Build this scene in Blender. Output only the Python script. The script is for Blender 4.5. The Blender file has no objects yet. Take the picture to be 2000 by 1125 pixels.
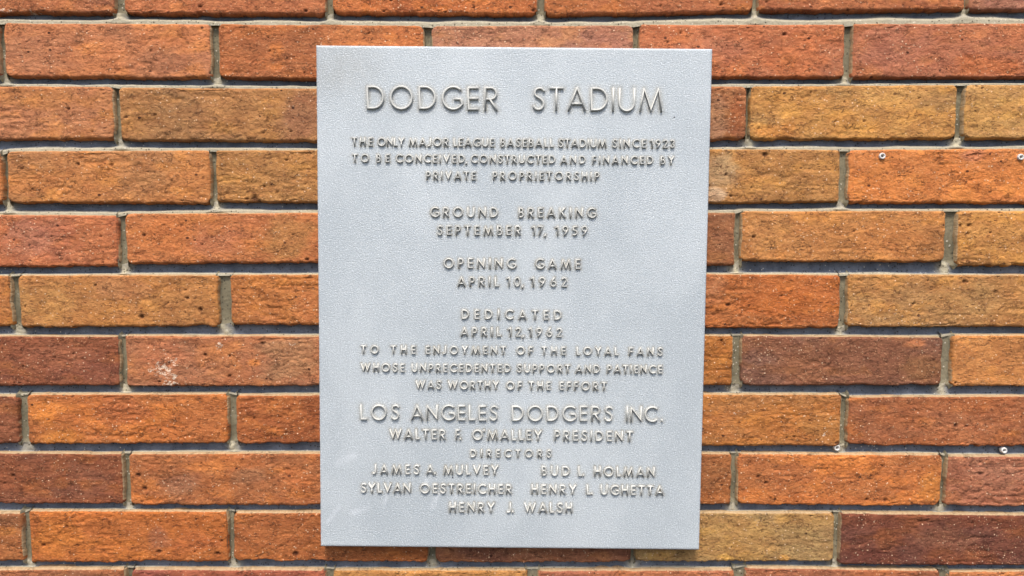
import bpy, math, random
import numpy as np

# ------------------------------------------------------------------ camera, world, light
SC = bpy.context.scene
COL = SC.collection
F_PX, CX, CY = 1500.0, 1000.0, 562.5           # phone lens in photograph pixels
PITCH = math.radians(4.2)
DIST = 0.75
cam_d = bpy.data.cameras.new('camera')
cam = bpy.data.objects.new('camera', cam_d); COL.objects.link(cam)
cam_d.sensor_width = 36.0; cam_d.lens = 36.0 * F_PX / 2000.0
cam_d.clip_start = 0.01; cam_d.clip_end = 500.0
CAM = (0.0, -DIST, 1.60)
cam.location = CAM
cam.rotation_euler = (math.pi / 2 - PITCH, 0, 0)
SC.camera = cam

SUN_EL, SUN_AZ = math.radians(58), math.radians(-5)     # azimuth measured from the wall's normal
world = bpy.data.worlds.new('World'); SC.world = world; world.use_nodes = True
wn = world.node_tree
bg = wn.nodes['Background']
sky = wn.nodes.new('ShaderNodeTexSky'); sky.sky_type = 'NISHITA'; sky.sun_disc = False
sky.sun_elevation = SUN_EL; sky.sun_rotation = math.pi - SUN_AZ
sky.air_density = 1.0; sky.dust_density = 3.0; sky.ozone_density = 1.0
wn.links.new(sky.outputs[0], bg.inputs[0]); bg.inputs[1].default_value = 0.15
sun_d = bpy.data.lights.new('sun', 'SUN'); sun = bpy.data.objects.new('sun', sun_d); COL.objects.link(sun)
sun_d.energy = 2.0; sun_d.angle = math.radians(12); sun_d.color = (1.0, 0.93, 0.84)
from mathutils import Vector
sdir = Vector((math.sin(SUN_AZ) * math.cos(SUN_EL), -math.cos(SUN_AZ) * math.cos(SUN_EL), math.sin(SUN_EL)))
sun.rotation_euler = sdir.to_track_quat('Z', 'Y').to_euler()
sun.location = (0, -3, 5)
SC.view_settings.view_transform = 'Standard'; SC.view_settings.look = 'None'
SC.view_settings.gamma = 1.0; SC.view_settings.exposure = 0.66

# ------------------------------------------------------------------ helpers
def at(px, py, y=0.0):
    """photograph pixel -> (x, z) on the upright plane at depth y"""
    a, b = px - CX, CY - py
    dy = F_PX * math.cos(PITCH) + b * math.sin(PITCH)
    dz = -F_PX * math.sin(PITCH) + b * math.cos(PITCH)
    t = (y - CAM[1]) / dy
    return CAM[0] + a * t, CAM[2] + dz * t

def lin(c):
    return tuple(((v / 255) / 12.92 if v / 255 <= 0.04045 else ((v / 255 + 0.055) / 1.055) ** 2.4) for v in c)

def clay(c):
    v = [a * k for a, k in zip(lin(c), (1.13, 1.47, 1.42))]
    lum = .3 * v[0] + .6 * v[1] + .1 * v[2]; mean = (1.86 * lum, .67 * lum, .27 * lum)     # drawn a little towards the wall's common clay
    return tuple(min(.95, a * .68 + m * .32) for a, m in zip(v, mean))

def h2(ix, iy, seed):
    n = (ix.astype(np.int64) * 374761393 + iy.astype(np.int64) * 668265263 + seed * 1442695041) & 0xffffffff
    n = ((n ^ (n >> 13)) * 1274126177) & 0xffffffff
    n = n ^ (n >> 16)
    return (n & 0xffffff) / float(0xffffff)

def vnoise(x, y, seed=0):
    xi, yi = np.floor(x), np.floor(y)
    fx, fy = x - xi, y - yi
    fx = fx * fx * fx * (fx * (fx * 6 - 15) + 10); fy = fy * fy * fy * (fy * (fy * 6 - 15) + 10)
    a = h2(xi, yi, seed); b = h2(xi + 1, yi, seed); c = h2(xi, yi + 1, seed); d = h2(xi + 1, yi + 1, seed)
    return (a * (1 - fx) + b * fx) * (1 - fy) + (c * (1 - fx) + d * fx) * fy

def fbm(x, y, seed=0, octv=4, gain=0.5):
    s, a, t = 0.0, 1.0, 0.0
    for o in range(octv):
        s = s + a * (vnoise(x * 2 ** o + 17.3 * o, y * 2 ** o - 9.1 * o, seed + o) - 0.5); t += a; a *= gain
    return s / t * 2            # about -1..1

def sstep(a, b, x):
    t = np.clip((x - a) / (b - a), 0, 1); return t * t * (3 - 2 * t)

def grid_faces(nx, nz):
    i, j = np.meshgrid(np.arange(nx - 1), np.arange(nz - 1), indexing='ij')
    a = (i * nz + j).ravel()
    return np.stack([a, a + nz, a + nz + 1, a + 1], 1)

def mesh_from(name, V, Fq, smooth=True):
    me = bpy.data.meshes.new(name)
    me.vertices.add(len(V)); me.vertices.foreach_set('co', np.asarray(V, np.float32).ravel())
    n = len(Fq)
    me.loops.add(n * 4); me.loops.foreach_set('vertex_index', np.asarray(Fq, np.int32).ravel())
    me.polygons.add(n); me.polygons.foreach_set('loop_start', np.arange(n, dtype=np.int32) * 4)
    me.polygons.foreach_set('loop_total', np.full(n, 4, np.int32))
    me.polygons.foreach_set('use_smooth', np.full(n, smooth, bool))
    me.update(calc_edges=True); me.validate()
    return me

def add_col(me, name, rgb):
    at_ = me.attributes.new(name, 'FLOAT_COLOR', 'POINT')
    c = np.ones((len(rgb), 4), np.float32); c[:, :3] = rgb
    at_.data.foreach_set('color', c.ravel())

def add_f(me, name, v):
    at_ = me.attributes.new(name, 'FLOAT', 'POINT'); at_.data.foreach_set('value', np.asarray(v, np.float32).ravel())

def link(name, me, mat=None, parent=None):
    o = bpy.data.objects.new(name, me); COL.objects.link(o)
    if mat and me is not None and not me.materials: me.materials.append(mat)
    if parent: o.parent = parent
    return o

# ------------------------------------------------------------------ materials
class NT:
    def __init__(s, name):
        s.m = bpy.data.materials.new(name); s.m.use_nodes = True; s.t = s.m.node_tree
        s.b = s.t.nodes['Principled BSDF']; s.pos = s.n('ShaderNodeNewGeometry').outputs['Position']
    def n(s, t, **k):
        nd = s.t.nodes.new(t)
        for a, v in k.items(): setattr(nd, a, v)
        return nd
    def set(s, sock, v):
        if isinstance(v, bpy.types.NodeSocket): s.t.links.new(v, sock)
        elif v is not None: sock.default_value = v
    def map(s, sx, sy, sz, off=(0, 0, 0)):
        m = s.n('ShaderNodeMapping'); s.set(m.inputs['Vector'], s.pos)
        m.inputs['Scale'].default_value = (sx, sy, sz); m.inputs['Location'].default_value = off
        return m.outputs[0]
    def noise(s, vec, scale, detail=4, rough=.55, dist=0):
        n = s.n('ShaderNodeTexNoise'); s.set(n.inputs['Vector'], vec); n.inputs['Scale'].default_value = scale
        n.inputs['Detail'].default_value = detail; n.inputs['Roughness'].default_value = rough; n.inputs['Distortion'].default_value = dist
        return n.outputs['Fac']
    def vor(s, vec, scale, rnd=1.0):
        n = s.n('ShaderNodeTexVoronoi'); s.set(n.inputs['Vector'], vec); n.inputs['Scale'].default_value = scale
        n.inputs['Randomness'].default_value = rnd
        return n.outputs['Distance'], n.outputs['Color']
    def math(s, op, a, b=None, c=None, clamp=False):
        n = s.n('ShaderNodeMath', operation=op, use_clamp=clamp); s.set(n.inputs[0], a); s.set(n.inputs[1], b)
        if c is not None: s.set(n.inputs[2], c)
        return n.outputs[0]
    def ramp(s, v, a, b, lo=0.0, hi=1.0):
        n = s.n('ShaderNodeMapRange', clamp=True); n.interpolation_type = 'SMOOTHSTEP'
        s.set(n.inputs[0], v); n.inputs[1].default_value = a; n.inputs[2].default_value = b
        n.inputs[3].default_value = lo; n.inputs[4].default_value = hi
        return n.outputs[0]
    def mix(s, f, a, b, mode='MIX'):
        n = s.n('ShaderNodeMix', data_type='RGBA', blend_type=mode)
        s.set(n.inputs[0], f); s.set(n.inputs[6], a if not isinstance(a, tuple) else (*a, 1)); s.set(n.inputs[7], b if not isinstance(b, tuple) else (*b, 1))
        return n.outputs[2]
    def attr(s, name, out='Color'):
        n = s.n('ShaderNodeAttribute', attribute_name=name); return n.outputs[out]
    def bump(s, h, dist, strength=1.0, prev=None):
        n = s.n('ShaderNodeBump'); n.inputs['Distance'].default_value = dist; n.inputs['Strength'].default_value = strength
        s.set(n.inputs['Height'], h)
        if prev is not None: s.t.links.new(prev, n.inputs['Normal'])
        return n.outputs[0]
    def sep(s, col, i):
        n = s.n('ShaderNodeSeparateColor'); s.t.links.new(col, n.inputs[0]); return n.outputs[i]

def brick_material():
    k = NT('fired_clay'); iso = k.map(1, .3, 1); ani = k.map(1, .3, 1.7)
    base = k.attr('tint')
    m1 = k.noise(ani, 55, 5, .6); m2 = k.noise(iso, 260, 4, .65); m3 = k.noise(ani, 120, 4, .7, .6)
    c = k.mix(k.ramp(m1, .35, .68), base, k.mix(1.0, base, (.80, .74, .74), 'MULTIPLY'))
    c = k.mix(k.ramp(m3, .52, .72, 0, .6), c, k.mix(1.0, c, (1.28, 1.22, 1.1), 'MULTIPLY'))
    c = k.mix(k.ramp(m2, .4, .75, 0, .55), c, k.mix(1.0, c, (.62, .52, .5), 'MULTIPLY'))
    # dark iron spots
    d, q = k.vor(k.map(1, .4, 1.35), 95); r = k.sep(q, 0)
    rad = k.ramp(k.sep(q, 1), 0, 1, .04, .15)
    spot = k.math('MULTIPLY', k.math('LESS_THAN', k.math('ADD', d, k.math('MULTIPLY', k.math('SUBTRACT', m2, .5), .22)), rad), k.math('GREATER_THAN', r, .84))
    c = k.mix(k.math('MULTIPLY', spot, .85), c, lin((62, 30, 20)))
    d2, q2 = k.vor(k.map(.7, .4, 1.9, (3, 1, 2)), 240)
    spot2 = k.math('MULTIPLY', k.ramp(k.math('ADD', d2, k.math('MULTIPLY', k.noise(iso, 900, 2), .2)), .30, .46, 1, 0), k.ramp(k.math('SUBTRACT', k.sep(q2, 0), k.math('MULTIPLY', k.ramp(k.noise(iso, 45, 3), .35, .65), .25)), .60, .72))
    c = k.mix(k.math('MULTIPLY', spot2, .62), c, lin((84, 44, 28)))
    # short torn cracks
    cn = k.noise(k.map(1, .3, 1.9, (9, 1, 4)), 130, 5, .6, 1.2)
    ck = k.math('MULTIPLY', k.ramp(k.math('ABSOLUTE', k.math('SUBTRACT', cn, .5)), .004, .022, 1, 0), k.ramp(k.noise(k.map(1, .3, 1.4, (2, 6, 1)), 62, 4, .6), .50, .60))
    c = k.mix(k.math('MULTIPLY', ck, .72), c, lin((88, 44, 26)))
    # pale sand grains
    d3, q3 = k.vor(k.map(1, .5, 1, (7, 3, 5)), 380)
    reg = k.ramp(k.noise(iso, 28, 3), .36, .64, .87, 1.0)
    gr = k.math('MULTIPLY', k.ramp(d3, .10, .36, 1, 0), k.math('LESS_THAN', reg, k.sep(q3, 1)))
    c = k.mix(k.math('MULTIPLY', k.math('MULTIPLY', gr, k.sep(q3, 2)), .95), c, lin((250, 214, 176)))
    d4, q4 = k.vor(k.map(1, .5, 1, (2, 8, 5)), 620)
    gr2 = k.math('MULTIPLY', k.ramp(d4, .1, .4, 1, 0), k.math('GREATER_THAN', k.sep(q4, 1), .88))
    c = k.mix(k.math('MULTIPLY', gr2, .45), c, lin((240, 190, 140)))
    # mortar smeared over the arris
    sm = k.attr('smear', 'Fac')
    smn = k.math('ADD', sm, k.math('MULTIPLY', k.math('SUBTRACT', k.noise(iso, 200, 4, .7), .5), .75))
    c = k.mix(k.ramp(smn, .42, .7, 0, .88), c, k.mix(k.noise(iso, 500, 2), lin((166, 138, 102)), lin((208, 182, 142))))
    wt = k.attr('lime', 'Fac')
    wn_ = k.math('ADD', wt, k.math('MULTIPLY', k.math('SUBTRACT', k.noise(iso, 230, 4, .75), .5), 3.0))
    c = k.mix(k.ramp(wn_, .80, .88, 0, .85), c, lin((232, 206, 180)))
    k.set(k.b.inputs['Base Color'], c)
    k.b.inputs['Roughness'].default_value = .82; k.b.inputs['Specular IOR Level'].default_value = .3
    tear = k.noise(k.map(1, .3, 1.4), 190, 6, .66, .5)
    nb = k.bump(k.ramp(tear, .36, .62), .0006, .9)
    nb = k.bump(k.noise(iso, 420, 5, .7), .0009, 1.0, nb)
    nb = k.bump(k.math('SUBTRACT', 1.0, spot), .0012, 1.0, nb)
    nb = k.bump(gr, .0003, .8, nb); nb = k.bump(k.math('SUBTRACT', 1.0, ck), .0007, .9, nb)
    k.set(k.b.inputs['Normal'], nb)
    return k.m

def mortar_material():
    k = NT('cement_mortar'); iso = k.map(1, 1, 1)
    n1 = k.noise(iso, 60, 5, .6); n2 = k.noise(iso, 600, 3, .6)
    c = k.mix(k.ramp(n1, .35, .65), k.mix(k.attr('bed', 'Fac'), lin((84, 79, 62)), lin((92, 97, 107))), k.mix(k.attr('bed', 'Fac'), lin((112, 105, 84)), lin((116, 121, 131))))  # bed joints: blue of skylit shade tinted into the mortar colour
    c = k.mix(k.attr('buff', 'Fac'), c, lin((196, 185, 156)))
    c = k.mix(k.ramp(n2, .4, .7, 0, .5), c, k.mix(1.0, c, (.68, .67, .66), 'MULTIPLY'))
    d, q = k.vor(iso, 420)
    g = k.math('MULTIPLY', k.math('LESS_THAN', d, .33), k.math('GREATER_THAN', k.sep(q, 0), .80))
    c = k.mix(k.math('MULTIPLY', g, .75), c, lin((52, 48, 42)))
    g2 = k.math('MULTIPLY', k.math('LESS_THAN', d, .3), k.math('GREATER_THAN', k.sep(q, 1), .93))
    c = k.mix(k.math('MULTIPLY', g2, .6), c, lin((222, 214, 196)))
    k.set(k.b.inputs['Base Color'], c); k.b.inputs['Roughness'].default_value = .92
    k.b.inputs['Specular IOR Level'].default_value = .2
    nb = k.bump(k.noise(iso, 350, 5, .7), .0012, 1.0)
    k.set(k.b.inputs['Normal'], nb)
    return k.m

def metal_material(name, letters=False):
    k = NT(name); iso = k.map(1, .6, 1)
    peb = k.noise(k.map(1, .6, 1.35), 700, 3, .5)
    fine = k.noise(iso, 1150, 2, .6)
    lowf = k.noise(k.map(1, .6, .7), 9, 6, .62, .4)
    c = k.mix(k.ramp(lowf, .35, .65), lin((177, 185, 189)), lin((191, 198, 201)))
    if letters:
        c = k.mix(k.ramp(k.noise(iso, 40, 4), .35, .7), lin((190, 190, 184)), lin((205, 204, 197)))
    else:
        g = k.math('MULTIPLY', k.attr('grime_shade', 'Fac'), k.ramp(k.noise(iso, 60, 5, .65), .3, .62, .5, 1.0))
        c = k.mix(g, c, lin((128, 117, 94)))  # buff dirt, plus letter shade put into the plate colour
        w = k.math('MULTIPLY', k.attr('wipe', 'Fac'), k.ramp(k.noise(iso, 90, 5, .7), .3, .6))
        c = k.mix(k.math('MULTIPLY', w, .38), c, lin((228, 232, 236)))
        c = k.mix(k.attr('fleck', 'Fac'), c, lin((50, 46, 44)))
        sp = k.noise(k.map(1, .6, 1, (4, 4, 4)), 950, 2, .6); c = k.mix(k.ramp(sp, .54, .70, 0, .75), c, lin((240, 245, 248))); c = k.mix(k.ramp(sp, .30, .46, .5, 0), c, lin((138, 144, 150)))  # metal sparkle painted into the colour as pale and dark specks
        c = k.mix(k.ramp(peb, .56, .72, 0, .35), c, lin((228, 233, 236)))
        c = k.mix(k.ramp(peb, .28, .42, .22, 0), c, lin((140, 142, 146)))
    k.set(k.b.inputs['Base Color'], c)
    k.b.inputs['Roughness'].default_value = .5; k.b.inputs['Metallic'].default_value = .12
    k.b.inputs['Specular IOR Level'].default_value = .3 if letters else .4
    if letters: nb = k.bump(fine, .0002, .7)
    else:
        nb = k.bump(peb, .0006, .8); nb = k.bump(fine, .0003, .6, nb)
    k.set(k.b.inputs['Normal'], nb)
    return k.m

M_BRICK, M_MORTAR = brick_material(), mortar_material()
M_PLATE, M_LETTER = metal_material('cast_grey_metal'), metal_material('rubbed_raised_metal', True)
kp = NT('white_plastic'); kp.b.inputs['Roughness'].default_value = .75; kp.b.inputs['Specular IOR Level'].default_value = .2
kp.set(kp.b.inputs['Base Color'], kp.mix(kp.ramp(kp.noise(kp.map(1, 1, 1), 500, 3), .4, .7), lin((222, 218, 212)), lin((188, 182, 174))))
M_PLUG = kp.m
M_BORE = NT('dark_bore').m; M_BORE.node_tree.nodes['Principled BSDF'].inputs['Base Color'].default_value = (*lin((48, 40, 44)), 1)

# ------------------------------------------------------------------ brick wall
# one row per course: (x left, x right, top at left, top at right, bottom at left, bottom at right, (r, g, b))
ROWS = [
 [(-200,221,-82,-82,27,25,(184,100,62)),(241,636,-82,-83,26,30,(192,104,66)),(648,1050,-84,-84,26,28,(200,102,52)),(1063,1472,-84,-85,29,23,(184,97,52)),(1482,1885,-85,-85,22,19,(188,102,64)),(1894,2300,-85,-86,20,20,(168,102,78))],
 [(-410,-4,44,44,152,152,(188,104,64)),(8,412,44,46,150,153,(200,114,72)),(426,828,46,49,152,157,(190,99,52)),(843,1237,50,49,156,156,(174,111,88)),(1249,1650,47,47,151,151,(194,102,66)),(1665,2070,46,45,152,151,(178,99,74))],
 [(-190,222,167,168,272,272,(188,114,68)),(233,633,170,172,274,277,(172,114,68)),(645,1045,170,170,275,275,(188,110,66)),(1056,1459,166,168,275,273,(168,100,64)),(1465,1870,168,165,273,271,(190,129,66)),(1884,2290,165,164,271,270,(190,137,72))],
 [(-400,4,298,298,398,398,(192,110,58)),(14,411,295,293,396,398,(190,114,62)),(422,820,293,292,394,397,(172,116,66)),(833,1230,291,291,397,398,(180,105,60)),(1243,1641,290,292,399,394,(180,121,66)),(1656,2060,292,289,397,397,(204,114,58))],
 [(-170,231,418,420,522,520,(182,98,70)),(245,645,417,415,516,512,(192,106,60)),(657,1048,415,415,516,516,(180,104,60)),(1060,1436,416,415,520,519,(146,90,66)),(1448,1846,412,411,510,512,(190,119,64)),(1869,2270,411,412,519,520,(192,128,66))],
 [(-370,21,538,538,641,637,(184,108,48)),(37,427,537,536,640,637,(176,112,62)),(450,845,536,535,634,637,(184,104,50)),(858,1240,535,535,640,640,(180,100,60)),(1252,1641,534,536,642,641,(186,94,42)),(1656,2050,535,537,639,638,(180,120,66))],
 [(-160,234,655,657,755,753,(146,76,52)),(246,640,655,656,755,754,(180,102,66)),(652,1040,656,656,754,754,(176,100,60)),(1052,1432,655,655,753,753,(168,98,44)),(1448,1841,655,658,754,753,(138,82,62)),(1860,2260,654,655,754,755,(198,123,66))],
 [(-350,36,772,773,868,867,(146,78,54)),(53,445,770,769,868,866,(190,98,44)),(460,850,772,770,867,866,(176,90,46)),(862,1240,770,770,868,870,(176,96,50)),(1252,1643,770,770,871,872,(182,104,46)),(1656,2050,775,773,870,873,(176,92,52))],
 [(-150,240,884,886,983,985,(146,74,48)),(252,645,886,885,987,988,(182,94,48)),(655,1040,886,886,986,986,(170,92,50)),(1052,1429,886,886,985,986,(170,91,44)),(1440,1839,886,888,986,989,(200,104,48)),(1849,2250,891,890,989,991,(164,94,72))],
 [(-340,44,999,1002,1099,1096,(170,94,50)),(57,445,998,999,1100,1098,(184,94,40)),(456,836,1001,1001,1096,1098,(166,86,44)),(850,1233,1002,1002,1099,1099,(150,88,64)),(1240,1630,1002,1002,1097,1097,(166,124,72)),(1642,2040,1002,1006,1103,1106,(126,62,46))],
 [(-140,245,1113,1111,1210,1210,(170,94,60)),(258,636,1112,1113,1211,1211,(166,80,60)),(651,1030,1114,1114,1212,1212,(184,124,70)),(1050,1434,1114,1113,1212,1212,(178,98,68)),(1455,1835,1109,1114,1212,1213,(178,94,60)),(1850,2240,1117,1116,1213,1213,(184,104,64))],
]
PX_M = 0.0005
def patch(px, py, rx, ry, rgb, s=.8): return (*at(px, py), rx * PX_M, ry * PX_M, clay(rgb), s)
# coloured clay patches the photograph shows
PATCHES = [patch(*p) for p in [
 (590,225,60,50,(160,98,72),.7),(330,225,70,50,(150,100,62),.5),(690,70,90,40,(196,106,56),.6),(1190,85,60,40,(180,104,84),.5),
 (1400,90,70,30,(180,108,88),.5),(1560,110,70,50,(206,104,58),.6),(1750,90,90,45,(172,100,84),.6),(1930,130,70,25,(196,96,48),.7),
 (1400,230,25,50,(166,122,96),.6),(1440,230,16,50,(168,84,48),.7),(1730,185,80,25,(206,152,86),.6),(1530,255,50,20,(206,124,50),.6),
 (1405,330,35,50,(172,146,112),.75),(1395,380,25,20,(180,160,140),.6),(1900,300,25,15,(196,112,86),.6),(1740,340,60,40,(214,120,58),.5),
 (60,460,60,50,(174,108,94),.6),(190,470,40,50,(190,106,62),.5),(330,460,60,40,(206,108,52),.6),(560,470,60,50,(170,118,66),.6),
 (1500,460,60,50,(184,124,72),.5),(1740,470,80,40,(200,118,60),.6),(100,590,70,40,(186,130,72),.6),(240,560,60,30,(186,120,86),.4),
 (600,590,30,50,(190,104,62),.5),(1390,560,30,30,(196,126,90),.5),(1500,590,80,30,(200,96,34),.6),(1900,590,70,50,(172,126,76),.6),
 (110,700,70,40,(158,88,66),.5),(560,700,70,50,(160,118,86),.6),(495,708,22,10,(228,128,60),.9),(320,690,50,40,(196,108,76),.5),
 (1790,670,22,8,(208,122,80),.85),(1560,720,80,30,(148,88,60),.5),(1800,720,50,30,(150,98,58),.5),
 (90,800,32,30,(222,122,40),.85),(240,800,60,40,(176,88,50),.7),(120,860,50,20,(204,116,36),.7),(400,830,50,40,(184,98,52),.6),
 (560,800,40,30,(200,108,52),.5),(1390,830,60,40,(196,108,50),.5),(1600,830,50,30,(176,116,60),.5),(1880,830,90,40,(180,104,70),.5),
 (430,910,70,14,(222,122,56),.6),(350,950,45,28,(152,98,76),.7),(290,975,45,14,(214,110,42),.7),(480,930,60,25,(160,108,80),.5),(580,940,45,30,(196,100,48),.5),
 (1660,900,60,20,(222,120,48),.7),(1820,950,25,40,(212,122,44),.7),(1550,930,60,30,(186,100,56),.5),(1950,930,60,30,(176,112,92),.6),
 (110,1050,60,40,(206,112,34),.6),(312,1050,22,25,(152,92,74),.5),(380,1060,50,30,(186,90,48),.5),(540,1040,60,40,(182,96,50),.5),
 (1450,1030,60,30,(182,138,78),.5),(1420,1090,18,9,(214,160,70),.8),(1530,1090,16,8,(206,142,60),.7),(1700,1090,60,25,(110,48,40),.6),(1850,1050,70,30,(138,82,62),.5),
]]
LIME = [(*at(px, py), rx * PX_M, ry * PX_M, s) for px, py, rx, ry, s in [
 (15,21,22,6,.75),(62,22,30,5,.65),(125,24,22,3,.5),(885,21,14,6,.7),(1015,25,22,3,.6),(318,722,26,22,.85),(330,748,22,8,.85),(340,705,14,14,.7),(428,676,10,16,.8),
 (300,722,20,12,.75),(322,690,8,14,.6),(336,735,14,10,.8),(568,672,14,8,.5),(560,755,14,4,.5),(1438,806,10,12,.55),(1612,852,12,12,.62),(1954,303,12,10,.62),(1740,295,8,4,.5),(1636,240,7,7,.75),
 (40,300,14,6,.55),(122,388,4,8,.7),(1790,660,26,4,.5),(1830,672,7,6,.6),(50,897,8,6,.6),(85,890,8,5,.5),(1803,785,24,4,.5),(1570,932,6,8,.6),(1800,1098,14,4,.5),(312,94,3,4,.8),
 (100,787,16,10,.5),(4,1060,5,12,.7),(1675,95,6,10,.55),(1675,118,5,6,.5)]]
PLUGS = [(1722,305),(1992,307),(1637,876),(1964,881)]
PLUG_XZ = [at(*p) for p in PLUGS]
BIGPITS = [(*at(px, py), r * PX_M, s) for px, py, r, s in [(497,388,11,1),(482,389,6,.7),(506,392,7,.8),(133,212,5,1),(246,228,6,1),(180,257,4,.8),(514,259,5,.7),(597,21,7,1),(218,322,6,1),(152,320,6,1),
 (560,313,4,1),(186,557,5,1),(277,619,8,1),(366,582,7,1),(392,604,7,1),(363,566,4,.8),(512,671,6,.9),(448,735,6,1),(448,695,5,1),(367,1000,5,1),(400,693,5,1),
 (270,928,8,1),(282,954,8,1),(25,929,6,1),(130,1029,6,1),(83,1066,6,1),(424,1081,7,1),(577,1082,10,1),(310,1078,9,.9),(1472,462,7,1),(1418,341,5,1),(1427,383,4,1),(1688,236,4,1),(1632,236,4,.9),
 (1884,550,8,.8),(1945,570,9,.6),(1784,593,5,1),(1527,578,4,1),(1422,596,8,.8),(1867,832,7,1),(1866,748,4,1),(1885,833,4,1),(1481,931,6,1),(1496,943,6,1),(1693,976,6,1),(1730,977,7,1),(1564,988,6,1),(1495,302,10,.8),(1631,246,4,.9),(1915,925,7,.9),(1892,440,5,1),(1875,440,5,1),(1889,456,5,1),(410,142,5,1),(1895,910,4,.9),
 (1430,953,11,1),(1643,770,8,.8),(1636,866,8,.9),(232,510,10,.9),(600,507,6,1),(870,23,5,1),(1042,20,7,.9),(1800,185,0,0)] if r > 0]

CRACKS = [[at(*q) for q in P] for P in [[(1527,68),(1526,100),(1545,126),(1556,152)],[(24,424),(31,455),(22,482)],[(592,1022),(560,1062),(500,1088)],[(372,70),(392,66),(410,74)],[(930,52),(945,66),(1010,60)],[(960,78),(1015,84),(1050,86)],[(1060,62),(1100,64)],[(1700,78),(1765,66)],[(1885,108),(1905,124)],[(1628,862),(1652,880)],[(1935,402),(1960,388),(1990,386)],[(1560,192),(1585,186)],[(1665,212),(1680,200)]]]
rng = random.Random(7)
nr = np.random.RandomState(11)

def corner(px, py): return at(px, py)
courses = []
for row in ROWS:
    out = []
    for (xl, xr, tl, tr, bl, br, c) in row:
        TL, TR, BL, BR = at(xl, tl), at(xr, tr), at(xl, bl), at(xr, br)
        out.append(dict(xl=(TL[0] + BL[0]) / 2, xr=(TR[0] + BR[0]) / 2, tl=TL[1], tr=TR[1], bl=BL[1], br=BR[1], c=c))
    courses.append(out)
pitch = 0.2068
# carry the bond on past the picture: one more brick each end, and two more courses above and below
for out in courses:
    f, l = out[0], out[-1]
    pal = [(184,100,60),(170,96,62),(188,118,66),(150,84,56)]
    for s in (1, 2, 3, 4):
        out.insert(0, dict(xl=f['xl'] - pitch * s, xr=f['xl'] - 0.006 - pitch * (s - 1), tl=f['tl'], tr=f['tl'], bl=f['bl'], br=f['bl'], c=rng.choice(pal)))
        out.append(dict(xl=l['xr'] + .006 + pitch * (s - 1), xr=l['xr'] + pitch * s, tl=l['tr'], tr=l['tr'], bl=l['br'], br=l['br'], c=rng.choice(pal)))
def shifted(src, dz, dx):
    return [dict(xl=b['xl'] + dx, xr=b['xr'] + dx, tl=b['tl'] + dz, tr=b['tr'] + dz, bl=b['bl'] + dz, br=b['br'] + dz, c=rng.choice([(184,100,60),(170,96,62),(188,118,66),(150,84,56)])) for b in src]
CP = 0.0608
courses = [shifted(courses[0], 2 * CP, .003), shifted(courses[1], 2 * CP, -.002)] + courses + [shifted(courses[-2], -2 * CP, .004), shifted(courses[-1], -2 * CP, -.003)]

wall = bpy.data.objects.new('brick_wall', None); COL.objects.link(wall)
wall['label'] = 'wall of rough orange and brown bricks with recessed grey mortar behind the metal plaque'
wall['category'] = 'wall'

XV, ZT, ZB = 0.53, at(1000, -30)[1], at(1000, 1150)[1]
PLQ = dict(x0=at(640, 500)[0], x1=at(1350, 500)[0], z0=at(1000, 1040)[1], z1=at(1000, 120)[1])

def lines_1d(L, dense, coarse, extra=()):
    ext = .0013
    a = list(np.arange(-ext, .0034, dense)); b = list(np.linspace(.0036, L - .0036, max(2, int((L - .0072) / coarse))))
    c = list(np.arange(L - .0034, L + ext + 1e-6, dense))
    v = a + b + c
    for (p, w) in extra: v += list(np.arange(p - w, p + w, .0005))
    return np.unique(np.round(np.clip(v, -ext, L + ext), 6))

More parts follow.
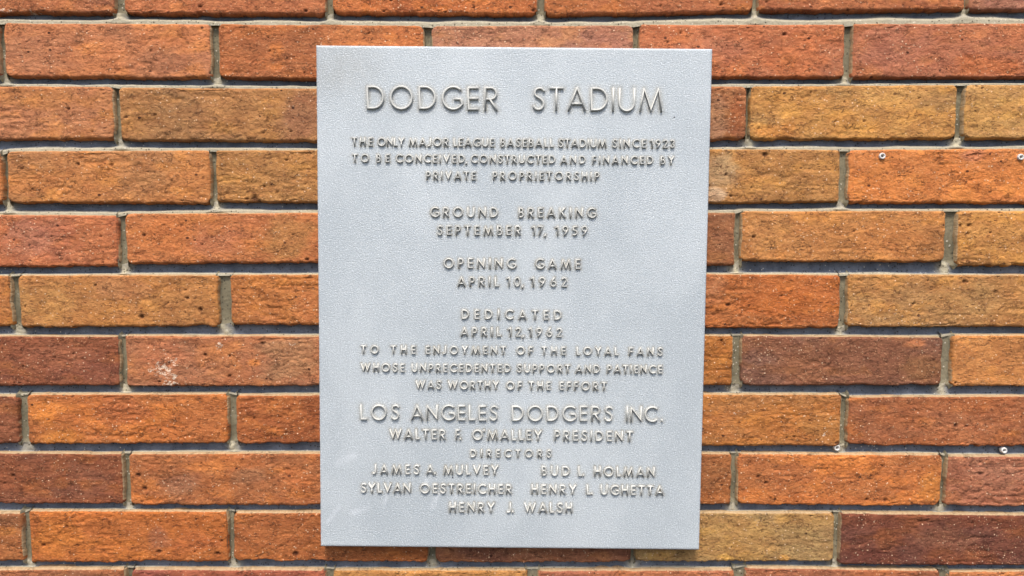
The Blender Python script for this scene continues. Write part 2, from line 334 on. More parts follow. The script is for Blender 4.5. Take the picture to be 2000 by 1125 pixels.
def make_brick(b, seed, row):
    w = b['xr'] - b['xl']; zm = (b['tl'] + b['tr'] + b['bl'] + b['br']) / 4
    h = (b['tl'] + b['tr'] - b['bl'] - b['br']) / 2
    cx = (b['xl'] + b['xr']) / 2
    inview = abs(cx) < XV + w / 2 and ZB - h < zm < ZT + h
    hid = b['xl'] > PLQ['x0'] and b['xr'] < PLQ['x1'] and PLQ['z0'] < b['bl'] and b['tl'] < PLQ['z1']
    coarse, dense = (.0012, .00045) if inview and not hid else (.009, .0012)
    ex, ez = [], []
    for (x, z) in PLUG_XZ:
        if b['xl'] < x < b['xr'] and b['bl'] < z < b['tl']: ex.append((x - b['xl'], .0035)); ez.append((z - (b['bl'] + b['br']) / 2, .0035))
    U, Vv = lines_1d(w, dense, coarse, ex), lines_1d(h, dense, coarse, ez)
    u, v = np.meshgrid(U, Vv, indexing='ij')
    s = u / w; t = v / h
    zb = b['bl'] * (1 - s) + b['br'] * s; zt = b['tl'] * (1 - s) + b['tr'] * s
    X = b['xl'] + u; Z = zb + t * (zt - zb)
    O = seed * 3.71
    rs = random.Random(seed * 13 + 5)
    ragg = .0011 + .0006 * rs.random()
    el = u + .0010 * fbm(Z * 90 + O, X * 20, seed, 4); er = w - u + .0010 * fbm(Z * 90 + O + 9, X * 20, seed + 3, 4)
    eb = v + ragg * fbm(X * 220 + O, Z * 30, seed + 5, 4, .6); et = h - v + .0005 * fbm(X * 60 + O, Z * 20, seed + 7, 4)
    eb = eb - .0012 * sstep(.62, .8, vnoise(X * 60 + O, Z * 10, seed + 9)) * rs.random()
    # rounded rectangle distance
    cr = rs.choice([.002, .003, .0045, .006])
    ax, az = np.minimum(el, er), np.minimum(eb, et)
    dx, dz = np.maximum(cr - ax, 0), np.maximum(cr - az, 0)
    e = np.where((ax < cr) & (az < cr), cr - np.sqrt(dx * dx + dz * dz), np.minimum(ax, az))
    r = .0018 + .0018 * vnoise(X * 40 + O, Z * 40, seed + 2)
    q = np.clip(r - e, 0, None); q1 = np.minimum(q, r)
    dep = r - np.sqrt(np.maximum(r * r - q1 * q1, 0))
    dep = dep + np.clip(-e, 0, .002) * 9
    # torn, dragged face
    rough = rs.uniform(.6, 1.25) * (1.1 if row > 4 else .85)
    core = sstep(0, .004, e)
    relief = .00055 * fbm(X * 45 + O, Z * 60, seed, 3) + .00026 * fbm(X * 260, Z * 420 + O, seed + 20, 4, .65) * rough
    n = vnoise(X * 100 + 2.5 * fbm(X * 50, Z * 60, seed), Z * 290 + O, seed + 31); crease = sstep(.13, .02, np.abs(n - .5))
    reg = sstep(.42, .7, vnoise(X * 22 + O, Z * 45, seed + 40))
    relief -= .0009 * crease * reg * rough
    step = fbm(X * 85 + O, Z * 130, seed + 50, 3)
    relief += .00028 * sstep(-.06, .06, step) * rough
    pit = np.zeros_like(X)
    np_ = rs.randint(2, 9)
    for _ in range(np_):
        px_, pz_ = b['xl'] + rs.random() * w, b['bl'] + rs.random() * h; pr = rs.uniform(.0003, .0009) * (1.5 if rs.random() < .12 else 1)
        pit = np.maximum(pit, np.clip(1.25 - ((X - px_) ** 2 / (pr * 1.5) ** 2 + (Z - pz_) ** 2 / pr ** 2), 0, 1))
    for (px_, pz_, pr, st) in BIGPITS:
        if b['xl'] - .003 < px_ < b['xr'] + .003 and b['bl'] - .004 < pz_ < b['tl'] + .004:
            wob = 1 + .35 * fbm(X * 500, Z * 500, seed, 2)
            pit = np.maximum(pit, st * np.clip(1.3 - ((X - px_) ** 2 / (pr * .62) ** 2 + (Z - pz_) ** 2 / (pr * .48) ** 2) * wob, 0, 1))
    for poly in CRACKS:
        for (p0, p1) in zip(poly[:-1], poly[1:]):
            dv = np.array(p1) - np.array(p0); tt = np.clip(((X - p0[0]) * dv[0] + (Z - p0[1]) * dv[1]) / dv.dot(dv), 0, 1)
            dd = np.hypot(X - p0[0] - tt * dv[0] + .0006 * fbm(X * 300, Z * 300, 3, 2), Z - p0[1] - tt * dv[1])
            pit = np.maximum(pit, .42 * sstep(.0009, .0002, dd) * (.35 + .65 * sstep(.3, .6, vnoise(X * 250, Z * 250, 8))))
    relief -= .0022 * pit
    face = rs.uniform(-.0006, .0006); tx, tz = rs.uniform(-.004, .004), rs.uniform(-.008, .008)
    if b['xl'] < PLQ['x1'] and b['xr'] > PLQ['x0'] and PLQ['z0'] - .02 < zm < PLQ['z1'] + .02: face = min(face, 0) ; tx = tz = 0; relief = np.minimum(relief, .0008)
    Y = dep - relief * (.35 + .65 * core) + face + tx * (s - .5) * .1 + tz * (t - .5) * .05
    for (x, z) in PLUG_XZ:
        Y = np.where((X - x) ** 2 + (Z - z) ** 2 < .0021 ** 2, .016, Y)
    # clay colour
    c0 = np.array(clay(b['c']))
    alt = np.array(clay(tuple(min(255, max(0, v_ + d)) for v_, d in zip(b['c'], rs.choice([(-24, -6, 8), (-16, 0, 10), (14, 4, -8), (-26, -18, -8), (-6, -2, 12)])))))
    m = sstep(-.25, .45, fbm(X * 16 + O, Z * 34, seed + 60, 4))[..., None] * .8
    col = c0 * (1 - m) + alt * m
    hot = np.array(clay(tuple(min(255, v_ + d) for v_, d in zip(b['c'], (22, 14, -6)))))
    m = sstep(.05, .6, fbm(X * 40 + O, Z * 80, seed + 70, 4))[..., None] * .6
    col = col * (1 - m) + hot * m
    for (px_, pz_, rx, rz, pc, st) in PATCHES:
        if b['xl'] - rx < px_ < b['xr'] + rx and b['bl'] - .001 < pz_ < b['tl'] + .001:
            dd = np.sqrt(((X - px_) / rx) ** 2 + ((Z - pz_) / rz) ** 2) + .55 * fbm(X * 50, Z * 90 + O, seed + 80, 4)
            m = sstep(1.15, .45, dd)[..., None] * st; col = col * (1 - m) + np.array(pc) * m
    lum = 1 + .16 * fbm(X * 90 + O, Z * 220, seed + 90, 4)
    col = np.clip(col * lum[..., None], 0, 1)
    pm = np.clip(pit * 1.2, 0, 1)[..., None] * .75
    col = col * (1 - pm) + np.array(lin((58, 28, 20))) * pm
    # mortar left on the edges
    nse = vnoise(X * 35 + O, Z * 35, seed + 100)
    low = 1.0 if row >= 5 else (.6 if row >= 3 else .35)
    sm = np.maximum.reduce([sstep(.0022, -.0002, et) * (.55 + .35 * low) , sstep(.0026, -.0006, el) * (.35 + .8 * nse), sstep(.0026, -.0006, er) * (.4 + .8 * nse)])
    sm = np.where(eb < .004, sm * .3, sm)
    lime = np.zeros_like(X)
    for (px_, pz_, rx, rz, st) in LIME:
        if b['xl'] - .002 < px_ < b['xr'] + .002 and b['bl'] - .003 < pz_ < b['tl'] + .003:
            lime = np.maximum(lime, st * sstep(1.5, .3, np.sqrt(((X - px_) / rx) ** 2 + ((Z - pz_) / rz) ** 2)))
    nx, nz = X.shape
    V3 = np.stack([X.ravel(), Y.ravel(), Z.ravel()], 1)
    Fq = grid_faces(nx, nz)
    # close the back so that the brick has its full bed
    ring = [i * nz for i in range(nx)] + [(nx - 1) * nz + j for j in range(1, nz)] + [i * nz + nz - 1 for i in range(nx - 2, -1, -1)] + [j for j in range(nz - 2, 0, -1)]
    rv = V3[ring].copy(); rv[:, 1] = .06
    base = len(V3); R = len(ring)
    V3 = np.concatenate([V3, rv])
    ri = np.array(ring); bi = base + np.arange(R)
    side = np.stack([ri, np.roll(ri, -1), np.roll(bi, -1), bi], 1)[:, ::-1]
    Fq = np.concatenate([Fq, side])
    me = mesh_from('brick', V3, Fq)
    colr = col.reshape(-1, 3); add_col(me, 'tint', np.concatenate([colr, colr[ring]]))
    add_f(me, 'smear', np.concatenate([sm.ravel(), sm.ravel()[ring]])); add_f(me, 'lime', np.concatenate([lime.ravel(), np.zeros(R)]))
    link('brick', me, M_BRICK, wall)

seed = 1
for ri_, row in enumerate(courses):
    for b in row:
        if b['xr'] < -1.25 or b['xl'] > 1.25: continue
        make_brick(b, seed, ri_ - 2); seed += 1

# ------------------------------------------------------------------ mortar
MV, MF, MB, MK, off = [], [], [], [], 0
def strip(X, Y, Z, buff, bed):
    global off
    MV.append(np.stack([X.ravel(), Y.ravel(), Z.ravel()], 1)); MB.append(np.clip(buff, 0, 1).ravel()); MK.append(np.full(X.size, float(bed)))
    MF.append(grid_faces(*X.shape) + off); off += X.size
def interp_edge(row, k0, k1, x):
    xs, zs = [], []
    for b in sorted(row, key=lambda q: q['xl']): xs += [b['xl'], b['xr']]; zs += [b[k0], b[k1]]
    return np.interp(x, xs, zs)
def plug_dip(X, Z, Y):
    for (x, z) in PLUG_XZ: Y = np.where((X - x) ** 2 + (Z - z) ** 2 < .0019 ** 2, .018, Y)
    return Y
for i in range(len(courses) - 1):
    up, dn = courses[i], courses[i + 1]
    xs = np.concatenate([np.arange(-1.28, -.6, .006), np.arange(-.6, .6, .0015), np.arange(.6, 1.28, .006)])
    for (x, z) in PLUG_XZ: xs = np.unique(np.concatenate([xs, np.arange(x - .003, x + .003, .0005)]))
    top = interp_edge(up, 'bl', 'br', xs); bot = interp_edge(dn, 'tl', 'tr', xs)
    tt = np.linspace(-.14, 1.14, 26)
    X, T = np.meshgrid(xs, tt, indexing='ij')
    gap = (top - bot)[:, None]
    Z = bot[:, None] + T * gap
    row = i - 2
    lit = .58 if row <= 0 else (.36 if row < 4 else .10)      # height of the fillet struck up onto the brick below
    lit = lit + (.2 if row < 4 else .1) * fbm(X * 22, X * 0 + row * 3.3, 300 + i, 4)
    lit = np.maximum(lit, .04)
    shallow = .0022 if row <= 1 else (.0034 if row < 5 else .0055)
    deep = .0085 + .0012 * fbm(X * 25, Z * 60, 310 + i, 3)
    Y = shallow + (deep - shallow) * sstep(lit * .45, lit * 1.25 + .04, T)
    buff = sstep(lit * 1.25, lit * .6, T) * .8  # buff mortar on the fillet, with the ledge's catch of light painted in
    # dabs where the perpends come down and go up
    for b in up:
        xh = b['xr'] + .003
        g = np.exp(-((X - xh + .002 * fbm(X * 80, Z * 160, 350 + i, 3)) / .0062) ** 2) * (1 + .5 * fbm(X * 150, Z * 150, 320 + i, 3)); Y = Y - .0036 * g * sstep(-.1, .2, T) ; buff = np.maximum(buff, g * .75)
    Y = Y + .0004 * fbm(X * 220, Z * 300, 330 + i, 4, .6)
    Y = np.maximum(Y, .0012)
    strip(X, plug_dip(X, Z, Y), Z, buff, 1)
for i, row in enumerate(courses):
    for a, b in zip(row[:-1], row[1:]):
        if b['xl'] < -1.25 or a['xr'] > 1.25: continue
        gz0, gz1 = min(a['br'], b['bl']) - .004, max(a['tr'], b['tl']) + .003
        zz = np.linspace(gz0, gz1, 52); ss = np.linspace(-.2, 1.2, 12)
        S, Z = np.meshgrid(ss, zz, indexing='ij')
        X = a['xr'] + S * (b['xl'] - a['xr'])
        Y = .0070 + .0008 * fbm(X * 60, Z * 30, 400 + i, 3) + .0004 * fbm(X * 300, Z * 200, 410 + i, 4, .6) - .0016 * (2 * S - 1) ** 4
        Y = Y + .006 * (1 - sstep(gz0, gz0 + .0045, Z)) + .006 * sstep(gz1 - .0035, gz1, Z)
        nb = vnoise(X * 30 + 5, Z * 60, 420 + i)
        edge = sstep(gz0 + .012, gz0 + .003, Z) * .4 + sstep(gz1 - .008, gz1 - .003, Z) * .3
        strip(X, plug_dip(X, Z, Y), Z, .06 + .28 * nb + edge, 0)
me = mesh_from('mortar', np.concatenate(MV), np.concatenate(MF)); add_f(me, 'buff', np.concatenate(MB)); add_f(me, 'bed', np.concatenate(MK))
link('mortar', me, M_MORTAR, wall)

# ------------------------------------------------------------------ plaque
YF, YB = -.0140, -.0020
plq = bpy.data.objects.new('memorial_plaque', None); COL.objects.link(plq)
cc = at(1000, 580, YF); plq.location = (cc[0], YB, cc[1])
plq['label'] = 'pale grey cast metal plaque with raised capital lettering fixed on the brick wall'
plq['category'] = 'plaque'
PC = [at(617.5, 88.5, YF), at(1391.5, 95.5, YF), at(1365.5, 1074, YF), at(626.5, 1067, YF)]

LINES = [   # words (text, x left, x right), cap top / baseline at left end and right end, stroke in cap heights
 ([('DODGER',717,972),('STADIUM',1040,1293)],169,213.5,172,218,.078),
 ([('THE',688,728),('ONLY',738,790),('MAJOR',799,876),('LEAGUE',886,965),('BASEBALL',978,1081),('STADIUM',1091,1184),('SINCE',1196,1261),('1923',1270,1317)],269,285,273.5,289.5,.135),
 ([('TO',689,721),('BE',736,761),('CONCEIVED,',774,912),('CONSTRUCTED',920,1084),('AND',1095,1143),('FINANCED',1157,1275),('BY',1290,1316)],301.5,317,306,321.5,.135),
 ([('PRIVATE',833,929),('PROPRIETORSHIP',963,1170)],335.5,351,336.5,352.5,.135),
 ([('GROUND',841,972),('BREAKING',1013,1163)],405,424,406.5,425.5,.125),
 ([('SEPTEMBER',854.5,1017),('17,',1039,1066),('1959',1085,1147)],441,459,441.5,460,.125),
 ([('OPENING',867,1007),('GAME',1045.6,1133)],504.5,523.5,506,525.5,.125),
 ([('APRIL',894,974),('10,',990,1022),('1962',1037,1107)],541,559,541.5,560,.125),
 ([('DEDICATED',902,1096)],605,622.5,606,624.5,.125),
 ([('APRIL',900,978),('12,',993,1023),('1962',1033,1097)],639.5,656.5,640.5,658,.13),
 ([('TO',705.7,740),('THE',764,811.6),('ENJOYMENT',832,987.6),('OF',1009,1040),('THE',1058,1104),('LOYAL',1126,1207),('FANS',1228.5,1293)],674.5,690,679,694.5,.135),
 ([('WHOSE',705,790),('UNPRECEDENTED',804.4,997),('SUPPORT',1010,1113),('AND',1124.5,1171),('PATIENCE',1186,1292.5)],710,725,713.5,729,.135),
 ([('WAS',812,861.5),('WORTHY',875,974),('OF',989,1019),('THE',1033,1075),('EFFORT',1093,1184)],743.5,759,746.5,762,.135),
 ([('LOS',704.5,780),('ANGELES',803,972),('DODGERS',1000,1196),('INC.',1223,1294)],790,819,794,823,.088),
 ([("WALTER",761,870),('F.',890.5,900),("O'MALLEY",923,1058),('PRESIDENT',1083,1235)],838,857,842,861.5,.125),
 ([('DIRECTORS',919,1076)],878,892.5,878.5,893,.135),
 ([('JAMES',728.6,818.6),('A.',833,853),('MULVEY',867,973)],907,925,909.5,927,.125),
 ([('BUD',1058,1112),('L.',1129,1143),('HOLMAN',1160.5,1278)],910,928,912.5,931,.125),
 ([('SYLVAN',705.6,802),('OESTREICHER',821,999)],943.5,961.5,946,964,.125),
 ([('HENRY',1038,1125),('L.',1145.6,1159.5),('UGHETTA',1173,1295.5)],946,964,948.5,966.5,.125),
 ([('HENRY',878,966),('J.',991,1007),('WALSH',1023.5,1117)],981,999.5,982.5,1001,.125),
]

def arc(cx, cy, rx, ry, a0, a1, n=14):
    return [(cx + rx * math.cos(math.radians(a0 + (a1 - a0) * i / n)), cy + ry * math.sin(math.radians(a0 + (a1 - a0) * i / n))) for i in range(n + 1)]
def crom(P, n=4):
    out = []
    for i in range(len(P) - 1):
        p0, p1, p2, p3 = P[max(i - 1, 0)], P[i], P[i + 1], P[min(i + 2, len(P) - 1)]
        for k in range(n):
            t = k / n
            out.append(tuple(.5 * (2 * p1[j] + (p2[j] - p0[j]) * t + (2 * p0[j] - 5 * p1[j] + 4 * p2[j] - p3[j]) * t * t + (3 * p1[j] - p0[j] - 3 * p2[j] + p3[j]) * t ** 3) for j in (0, 1)))
    return out + [P[-1]]
GW = dict(A=.80, B=.52, C=.80, D=.75, E=.48, F=.45, G=.86, H=.66, J=.36, K=.62, L=.42, M=1.0, N=.74, O=1.0, P=.52, R=.58, S=.54, T=.60, U=.72, V=.80, W=1.2, Y=.74)
GW.update({'0': .64, '1': .30, '2': .56, '3': .52, '5': .56, '6': .62, '7': .54, '9': .62, ',': .16, '.': .10, "'": .08})
def glyph(ch, s):
    a = s / 2; w = GW.get(ch, 0); L = w - a; T = 1 - a
    if ch == 'A': return w, [([(a * 1.05, 0), (w / 2, T), (w - a * 1.05, 0)], 0), ([(w * .22, .29), (w * .78, .29)], 0)]
    if ch == 'B': return w, [([(a, 1), (a, 0)], 0), ([(a, T)] + arc(w * .42, (T + .53) / 2, w * .50 - a, (T - .53) / 2, 90, -90) + [(a, .53)], 0), ([(a, .53)] + arc(w * .50, (a + .53) / 2, w * .5 - a, (.53 - a) / 2, 90, -90) + [(a, a)], 0)]
    if ch == 'C': return w, [(arc(.5, .5, .5 - a, .52 - a, 46, 314, 30), 0)]
    if ch == 'D': return w, [([(a, a), (a, T)] + arc(w - .5 + .02, .5, .48 - a, .5 - a, 90, -90, 20)[0:] , 1)]
    if ch == 'E': return w, [([(w, T), (a, T), (a, a), (w, a)], 0), ([(a, .5), (w * .96, .5)], 0)]
    if ch == 'F': return w, [([(w, T), (a, T), (a, 0)], 0), ([(a, .48), (w * .95, .48)], 0)]
    if ch == 'G': return w, [(arc(.5, .5, .5 - a, .52 - a, 46, 330, 30) + [(w - a, .46), (w * .62, .46)], 0)]
    if ch == 'H': return w, [([(a, 1), (a, 0)], 0), ([(L, 1), (L, 0)], 0), ([(a, .52), (L, .52)], 0)]
    if ch == 'I': return s, [([(a, 1), (a, 0)], 0)]
    if ch == 'J': return w, [([(L, 1), (L, .24)] + arc(L - .20, .24, .20, .26 - a, 0, -125, 9), 0)]
    if ch == 'K': return w, [([(a, 1), (a, 0)], 0), ([(L - .02, 1), (a, .42)], 0), ([(w * .34, .58), (L, 0)], 0)]
    if ch == 'L': return w, [([(a, 1), (a, a), (w, a)], 0)]
    if ch == 'M': return w, [([(a, 0), (w * .19, T - .02), (w * .5, a * .9), (w * .81, T - .02), (w - a, 0)], 0)]
    if ch == 'N': return w, [([(a, 0), (a, T - .03), (L, .03 + a), (L, 1)], 0)]
    if ch == 'O': return w, [(arc(.5, .5, .5 - a, .52 - a, 0, 345, 32), 1)]
    if ch == 'P': return w, [([(a, 0), (a, T)] + arc(w * .48, (T + .44) / 2, w * .52 - a, (T - .44) / 2, 90, -90) + [(a, .44)], 0)]
    if ch == 'R': return w, [([(a, 0), (a, T)] + arc(w * .46, (T + .47) / 2, w * .50 - a, (T - .47) / 2, 90, -90) + [(a, .47)], 0), ([(w * .42, .47), (w - a, 0)], 0)]
    if ch == 'S': return w, [(crom([(.50, .83), (.42, .93), (.29, .955), (.15, .90), (.095, .76), (.14, .64), (.27, .55), (.40, .46), (.475, .32), (.45, .16), (.36, .07), (.24, .045), (.12, .09), (.05, .20)]), 0)]
    if ch == 'T': return w, [([(0, T), (w, T)], 0), ([(w / 2, T), (w / 2, 0)], 0)]
    if ch == 'U': return w, [([(a, 1), (a, .36)] + arc(w / 2, .36, w / 2 - a, .38 - a, 180, 360, 16) + [(L, 1)], 0)]
    if ch == 'V': return w, [([(a, 1), (w / 2, a), (w - a, 1)], 0)]
    if ch == 'W': return w, [([(a, 1), (w * .29, a), (w * .5, T), (w * .71, a), (w - a, 1)], 0)]
    if ch == 'Y': return w, [([(a, 1), (w / 2, .46), (w - a, 1)], 0), ([(w / 2, .48), (w / 2, 0)], 0)]
    if ch == '0': return w, [(arc(w / 2, .5, w / 2 - a, .51 - a, 0, 345, 26), 1)]
    if ch == '1': return w, [([(0, .80), (w - a, .95), (w - a, 0)], 0)]
    if ch == '2': return w, [(arc(w / 2, .73, w / 2 - a, .28 - a, 170, -38, 14) + [(a, a), (w, a)], 0)]
    if ch == '3': return w, [(arc(.24, .755, .21, .255 - a, 155, -80, 12), 0), (arc(.24, .28, w / 2 - a, .28 - a, 90, -150, 14), 0)]
    if ch == '5': return w, [([(w * .98, T), (w * .26, T), (w * .14, .60)] + arc(w * .34, .32, w * .66 - a, .32 - a, 92, -108, 16), 0)]
    if ch == '6': return w, [(arc(w / 2, .30, w / 2 - a, .31 - a, 0, 345, 22), 1), ([(a * 1.5, .44), (w * .70, 1)], 0)]
    if ch == '9': return w, [(arc(w / 2, .70, w / 2 - a, .31 - a, 0, 345, 22), 1), ([(w - a * 1.5, .56), (w * .30, 0)], 0)]
    if ch == '7': return w, [([(0, T), (w - a * 1.4, T), (w * .2, 0)], 0)]
    if ch == ',': return w, [([(w * .8, .09), (w * .3, -.16)], 0)]
    if ch == '.': return w, [([(w * .5, .14), (w * .5, .02)], 0)]
    if ch == "'": return w, [([(w * .6, 1.04), (w * .4, .84)], 0)]
    raise KeyError(ch)

def sweep(strokes, cap, s, hgt):
    V, Fc = [], []
    a = s * cap / 2
    prof = [(-1.15, 0), (-1.0, .8), (-.75, .98), (0, 1.0), (.75, .98), (1.0, .8), (1.15, 0)]
    for k, (P, closed) in enumerate(strokes):
        P = [np.array((p[0] * cap, p[1] * cap)) for p in P]
        Q = [P[0]]
        for p in P[1:]:
            if np.linalg.norm(p - Q[-1]) > 1e-6: Q.append(p)
        P = Q; n = len(P)
        base = len(V)
        for i in range(n):
            p = P[i]; pv = P[i - 1] if (i > 0 or closed) else None; nx = P[(i + 1) % n] if (i < n - 1 or closed) else None
            d1 = (p - pv) / np.linalg.norm(p - pv) if pv is not None else None
            d2 = (nx - p) / np.linalg.norm(nx - p) if nx is not None else None
            d1 = d2 if d1 is None else d1; d2 = d1 if d2 is None else d2
            n1, n2 = np.array((-d1[1], d1[0])), np.array((-d2[1], d2[0]))
            nn = n1 + n2; ln = np.linalg.norm(nn)
            if ln < 1e-3: nn = n1; m = 1
            else: nn = nn / ln; m = min(1 / max(nn.dot(n1), .3), 1.9)
            end = 0
            if not closed and i == 0: end = -1
            if not closed and i == n - 1: end = 1
            tan = d2 if end < 0 else d1
            for (o, hh) in prof:
                q = p + nn * (o * a * m) + tan * end * a * (.35 * (1 - hh))
                V.append((q[0], -(hh * hgt) - k * 2e-5 + 1e-4 * (hh == 0), q[1]))
        m_ = len(prof)
        for i in range(n if closed else n - 1):
            j = (i + 1) % n
            for c in range(m_ - 1):
                Fc.append((base + i * m_ + c, base + j * m_ + c, base + j * m_ + c + 1, base + i * m_ + c + 1))
        if not closed:
            Fc.append(tuple(base + c for c in range(m_))); Fc.append(tuple(base + (n - 1) * m_ + c for c in reversed(range(m_))))
    me = bpy.data.meshes.new('letter'); me.from_pydata(V, [], Fc); me.update()
    me.polygons.foreach_set('use_smooth', [len(p.vertices) == 4 for p in me.polygons])
    return me

SEGS = []       # stroke samples for buff dirt and the shade painted round the relief
plate_loc = np.array(plq.location)
for words, tl, bl, tr, br, s in LINES:
    x0, x1 = words[0][1], words[-1][2]
    def yb(px): return bl + (br - bl) * (px - x0) / (x1 - x0)
    def yt(px): return tl + (tr - tl) * (px - x0) / (x1 - x0)
    A_, B_ = at(x0, yb(x0), YF), at(x1, yb(x1), YF)
    ang = math.atan2(B_[1] - A_[1], B_[0] - A_[0])
    t_ = at((x0 + x1) / 2, yt((x0 + x1) / 2), YF); b_ = at((x0 + x1) / 2, yb((x0 + x1) / 2), YF)
    cap = t_[1] - b_[1]
    hgt = .0024 if cap > .012 else .0021
    ln = bpy.data.objects.new('inscription_line', None); COL.objects.link(ln)
    ln.parent = plq; ln.location = (A_[0] - plate_loc[0], YF - plate_loc[1], A_[1] - plate_loc[2]); ln.rotation_euler = (0, -ang, 0)
    cache = {}
    for (txt, wx0, wx1) in words:
        wa, wb = at(wx0, yb(wx0), YF)[0] - A_[0], at(wx1, yb(wx1), YF)[0] - A_[0]
        ws = [s if c == 'I' else GW[c] for c in txt]
        # an unaccented tail mark tucks close to its letter
        tot = sum(ws) * cap; tuck = [((1.6 if p == 'C' else .35) if c in ",.'" else 1.0) for p, c in zip(txt, txt[1:])]
        gap = (wb - wa - tot) / max(sum(tuck), 1)
        k_ = 1.0
        if gap < cap * .10 and len(txt) > 1: k_ = (wb - wa - cap * .10 * sum(tuck)) / tot; gap = cap * .10
        x = wa
        for i, c in enumerate(txt):
            if i: x += gap * tuck[i - 1]
            key = (c, round(k_, 2))
            if key not in cache:
                w_, st = glyph(c, s); st = [([(p[0] * k_, p[1]) for p in P], cl) for P, cl in st]
                cache[key] = (sweep(st, cap, s, hgt), st)
            me, st = cache[key]
            nm = 'letter' if c.isalpha() else ('numeral' if c.isdigit() else {',': 'comma', '.': 'full_stop', "'": 'apostrophe'}[c])
            o = link(nm, me, M_LETTER, ln); o.location = (x, 0, rng.uniform(-.012, .012) * cap)
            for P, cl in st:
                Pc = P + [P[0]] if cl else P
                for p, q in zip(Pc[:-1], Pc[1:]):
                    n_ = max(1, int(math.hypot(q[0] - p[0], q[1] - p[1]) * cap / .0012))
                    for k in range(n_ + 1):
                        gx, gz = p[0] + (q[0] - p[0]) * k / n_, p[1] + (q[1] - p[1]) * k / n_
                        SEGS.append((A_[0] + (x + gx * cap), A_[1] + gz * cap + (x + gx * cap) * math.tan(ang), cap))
            x += ws[i] * cap * k_

# plate: gently uneven cast face with softened arrises
NX, NZ = 260, 320
e1 = np.unique(np.concatenate([[0, .0012, .003], np.linspace(.006, .994, NX * 2), [.997, .9988, 1]]))
e2 = np.unique(np.concatenate([[0, .001, .0025], np.linspace(.005, .995, NZ * 2), [.9975, .999, 1]]))
s_, t_ = np.meshgrid(e1, e2, indexing='ij')      # t from the bottom
Xp = (PC[3][0] * (1 - s_) + PC[2][0] * s_) * (1 - t_) + (PC[0][0] * (1 - s_) + PC[1][0] * s_) * t_
Zp = (PC[3][1] * (1 - s_) + PC[2][1] * s_) * (1 - t_) + (PC[0][1] * (1 - s_) + PC[1][1] * s_) * t_
ed = np.minimum.reduce([s_ * .38, (1 - s_) * .38, t_ * .49, (1 - t_) * .49])
Yp = YF + .00012 * fbm(Xp * 30, Zp * 30, 900, 3) + np.clip(.0009 - ed, 0, None) * .8
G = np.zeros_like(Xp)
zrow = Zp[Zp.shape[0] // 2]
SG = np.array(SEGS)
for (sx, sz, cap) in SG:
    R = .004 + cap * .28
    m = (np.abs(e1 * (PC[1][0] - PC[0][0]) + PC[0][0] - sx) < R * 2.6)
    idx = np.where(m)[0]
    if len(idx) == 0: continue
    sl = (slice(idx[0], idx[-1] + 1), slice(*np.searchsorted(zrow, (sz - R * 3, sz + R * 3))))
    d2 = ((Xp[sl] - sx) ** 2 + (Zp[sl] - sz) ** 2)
    G[sl] = np.maximum(G[sl], np.exp(-d2 / (R * .55) ** 2) * .16 + np.exp(-(d2 / (.0007 + cap * .115) ** 2) ** 1.5) * (.6 if cap < .012 else .36))  # wide term: buff staining; tight term: shade painted along the strokes
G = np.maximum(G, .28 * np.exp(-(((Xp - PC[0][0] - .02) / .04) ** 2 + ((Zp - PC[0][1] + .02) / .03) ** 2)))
W = np.zeros_like(Xp)
for (px, py, qx, qy, r) in [(640,1020,662,990,6),(748,990,762,950,5),(830,950,838,925,8),(845,990,855,965,8),(880,985,892,968,8),(660,905,690,890,10),(690,1000,720,990,9)]:
    a_, b_ = np.array(at(px, py, YF)), np.array(at(qx, qy, YF)); dv = b_ - a_
    tt = np.clip(((Xp - a_[0]) * dv[0] + (Zp - a_[1]) * dv[1]) / dv.dot(dv), 0, 1)
    dd = np.hypot(Xp - a_[0] - tt * dv[0], Zp - a_[1] - tt * dv[1]); W = np.maximum(W, sstep(r * PX_M * 1.2, 0, dd))
FL = np.zeros_like(Xp)
nxp, nzp = Xp.shape
Vp = np.stack([Xp.ravel(), Yp.ravel(), Zp.ravel()], 1); Fp = grid_faces(nxp, nzp)
ring = [i * nzp for i in range(nxp)] + [(nxp - 1) * nzp + j for j in range(1, nzp)] + [i * nzp + nzp - 1 for i in range(nxp - 2, -1, -1)] + [j for j in range(nzp - 2, 0, -1)]
rv = Vp[ring].copy(); rv[:, 1] = YB
bi = len(Vp) + np.arange(len(ring)); ri = np.array(ring)
Fp = np.concatenate([Fp, np.stack([ri, np.roll(ri, -1), np.roll(bi, -1), bi], 1)[:, ::-1]])
Vp = np.concatenate([Vp, rv]) - plate_loc
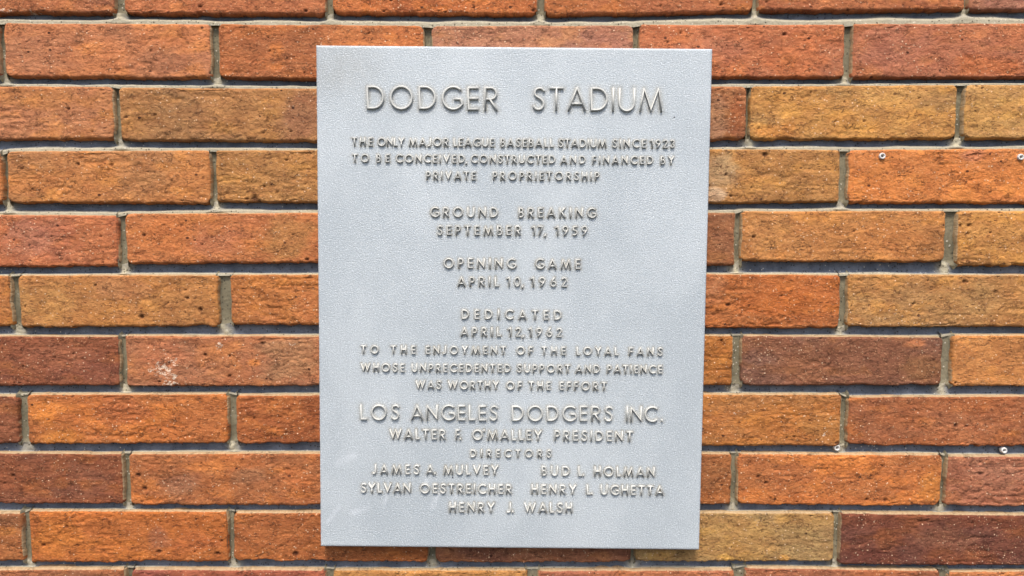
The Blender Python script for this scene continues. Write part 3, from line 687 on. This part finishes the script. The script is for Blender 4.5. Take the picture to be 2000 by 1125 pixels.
# back sheet
c4 = [len(Vp) + i for i in range(4)]
Vp = np.concatenate([Vp, np.array([(PC[i][0], YB, PC[i][1]) for i in range(4)]) - plate_loc]); Fp = np.concatenate([Fp, [c4]])
me = mesh_from('panel', Vp, Fp)
n_extra = len(Vp) - Xp.size
for nm, A in (('grime_shade', G), ('wipe', W), ('fleck', FL)): add_f(me, nm, np.concatenate([A.ravel(), np.zeros(n_extra)]))
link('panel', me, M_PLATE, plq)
# two small casting flaws (dark dints) on the face
for (px, py) in [(1317, 229), (884, 933)]:
    x, z = at(px, py, YF); V = [(0, -.00035, 0)] + [(.0008 * math.cos(i * math.pi / 4), -.00012, .0006 * math.sin(i * math.pi / 4)) for i in range(8)]
    me = bpy.data.meshes.new('casting_flaw'); me.from_pydata(V, [], [(0, 1 + i, 1 + (i + 1) % 8) for i in range(8)])
    o = link('casting_flaw', me, M_BORE, plq); o.location = (x - plate_loc[0], YF - plate_loc[1], z - plate_loc[2])

# ------------------------------------------------------------------ wall plugs
def ring_mesh():
    prof = [(.0031, .0030), (.0031, -.0002), (.0028, -.0010), (.0022, -.0013), (.0017, -.0010), (.0014, .0002), (.0013, .0120)]
    n = 28; V, Fq = [], []
    for (r, y) in prof:
        for i in range(n): V.append((r * math.cos(2 * math.pi * i / n), y, r * math.sin(2 * math.pi * i / n)))
    for k in range(len(prof) - 1):
        for i in range(n): j = (i + 1) % n; Fq.append((k * n + i, k * n + j, (k + 1) * n + j, (k + 1) * n + i))
    return mesh_from('collar', V, Fq)
cm = ring_mesh()
bm_ = bpy.data.meshes.new('bore'); bm_.from_pydata([(.00138 * math.cos(i * math.pi / 12), .0035, .00138 * math.sin(i * math.pi / 12)) for i in range(24)], [], [tuple(range(24))])
PL_LAB = ['white plastic wall plug in the orange brick, the one nearer the plaque',
          'white plastic wall plug in the orange brick, at the right edge of the photo',
          'white plastic wall plug in the mortar, at the foot of an upright joint',
          'white plastic wall plug in the mortar joint nearest the lower right corner']
for i, (x, z) in enumerate(PLUG_XZ):
    o = bpy.data.objects.new('wall_plug', None); COL.objects.link(o)
    o.location = (x, (-.0012 if i < 2 else .0025), z)
    o['label'] = PL_LAB[i]; o['category'] = 'wall plug'; o['group'] = 'white plugs left in the wall'
    link('collar', cm, M_PLUG, o); link('bore', bm_, M_BORE, o)
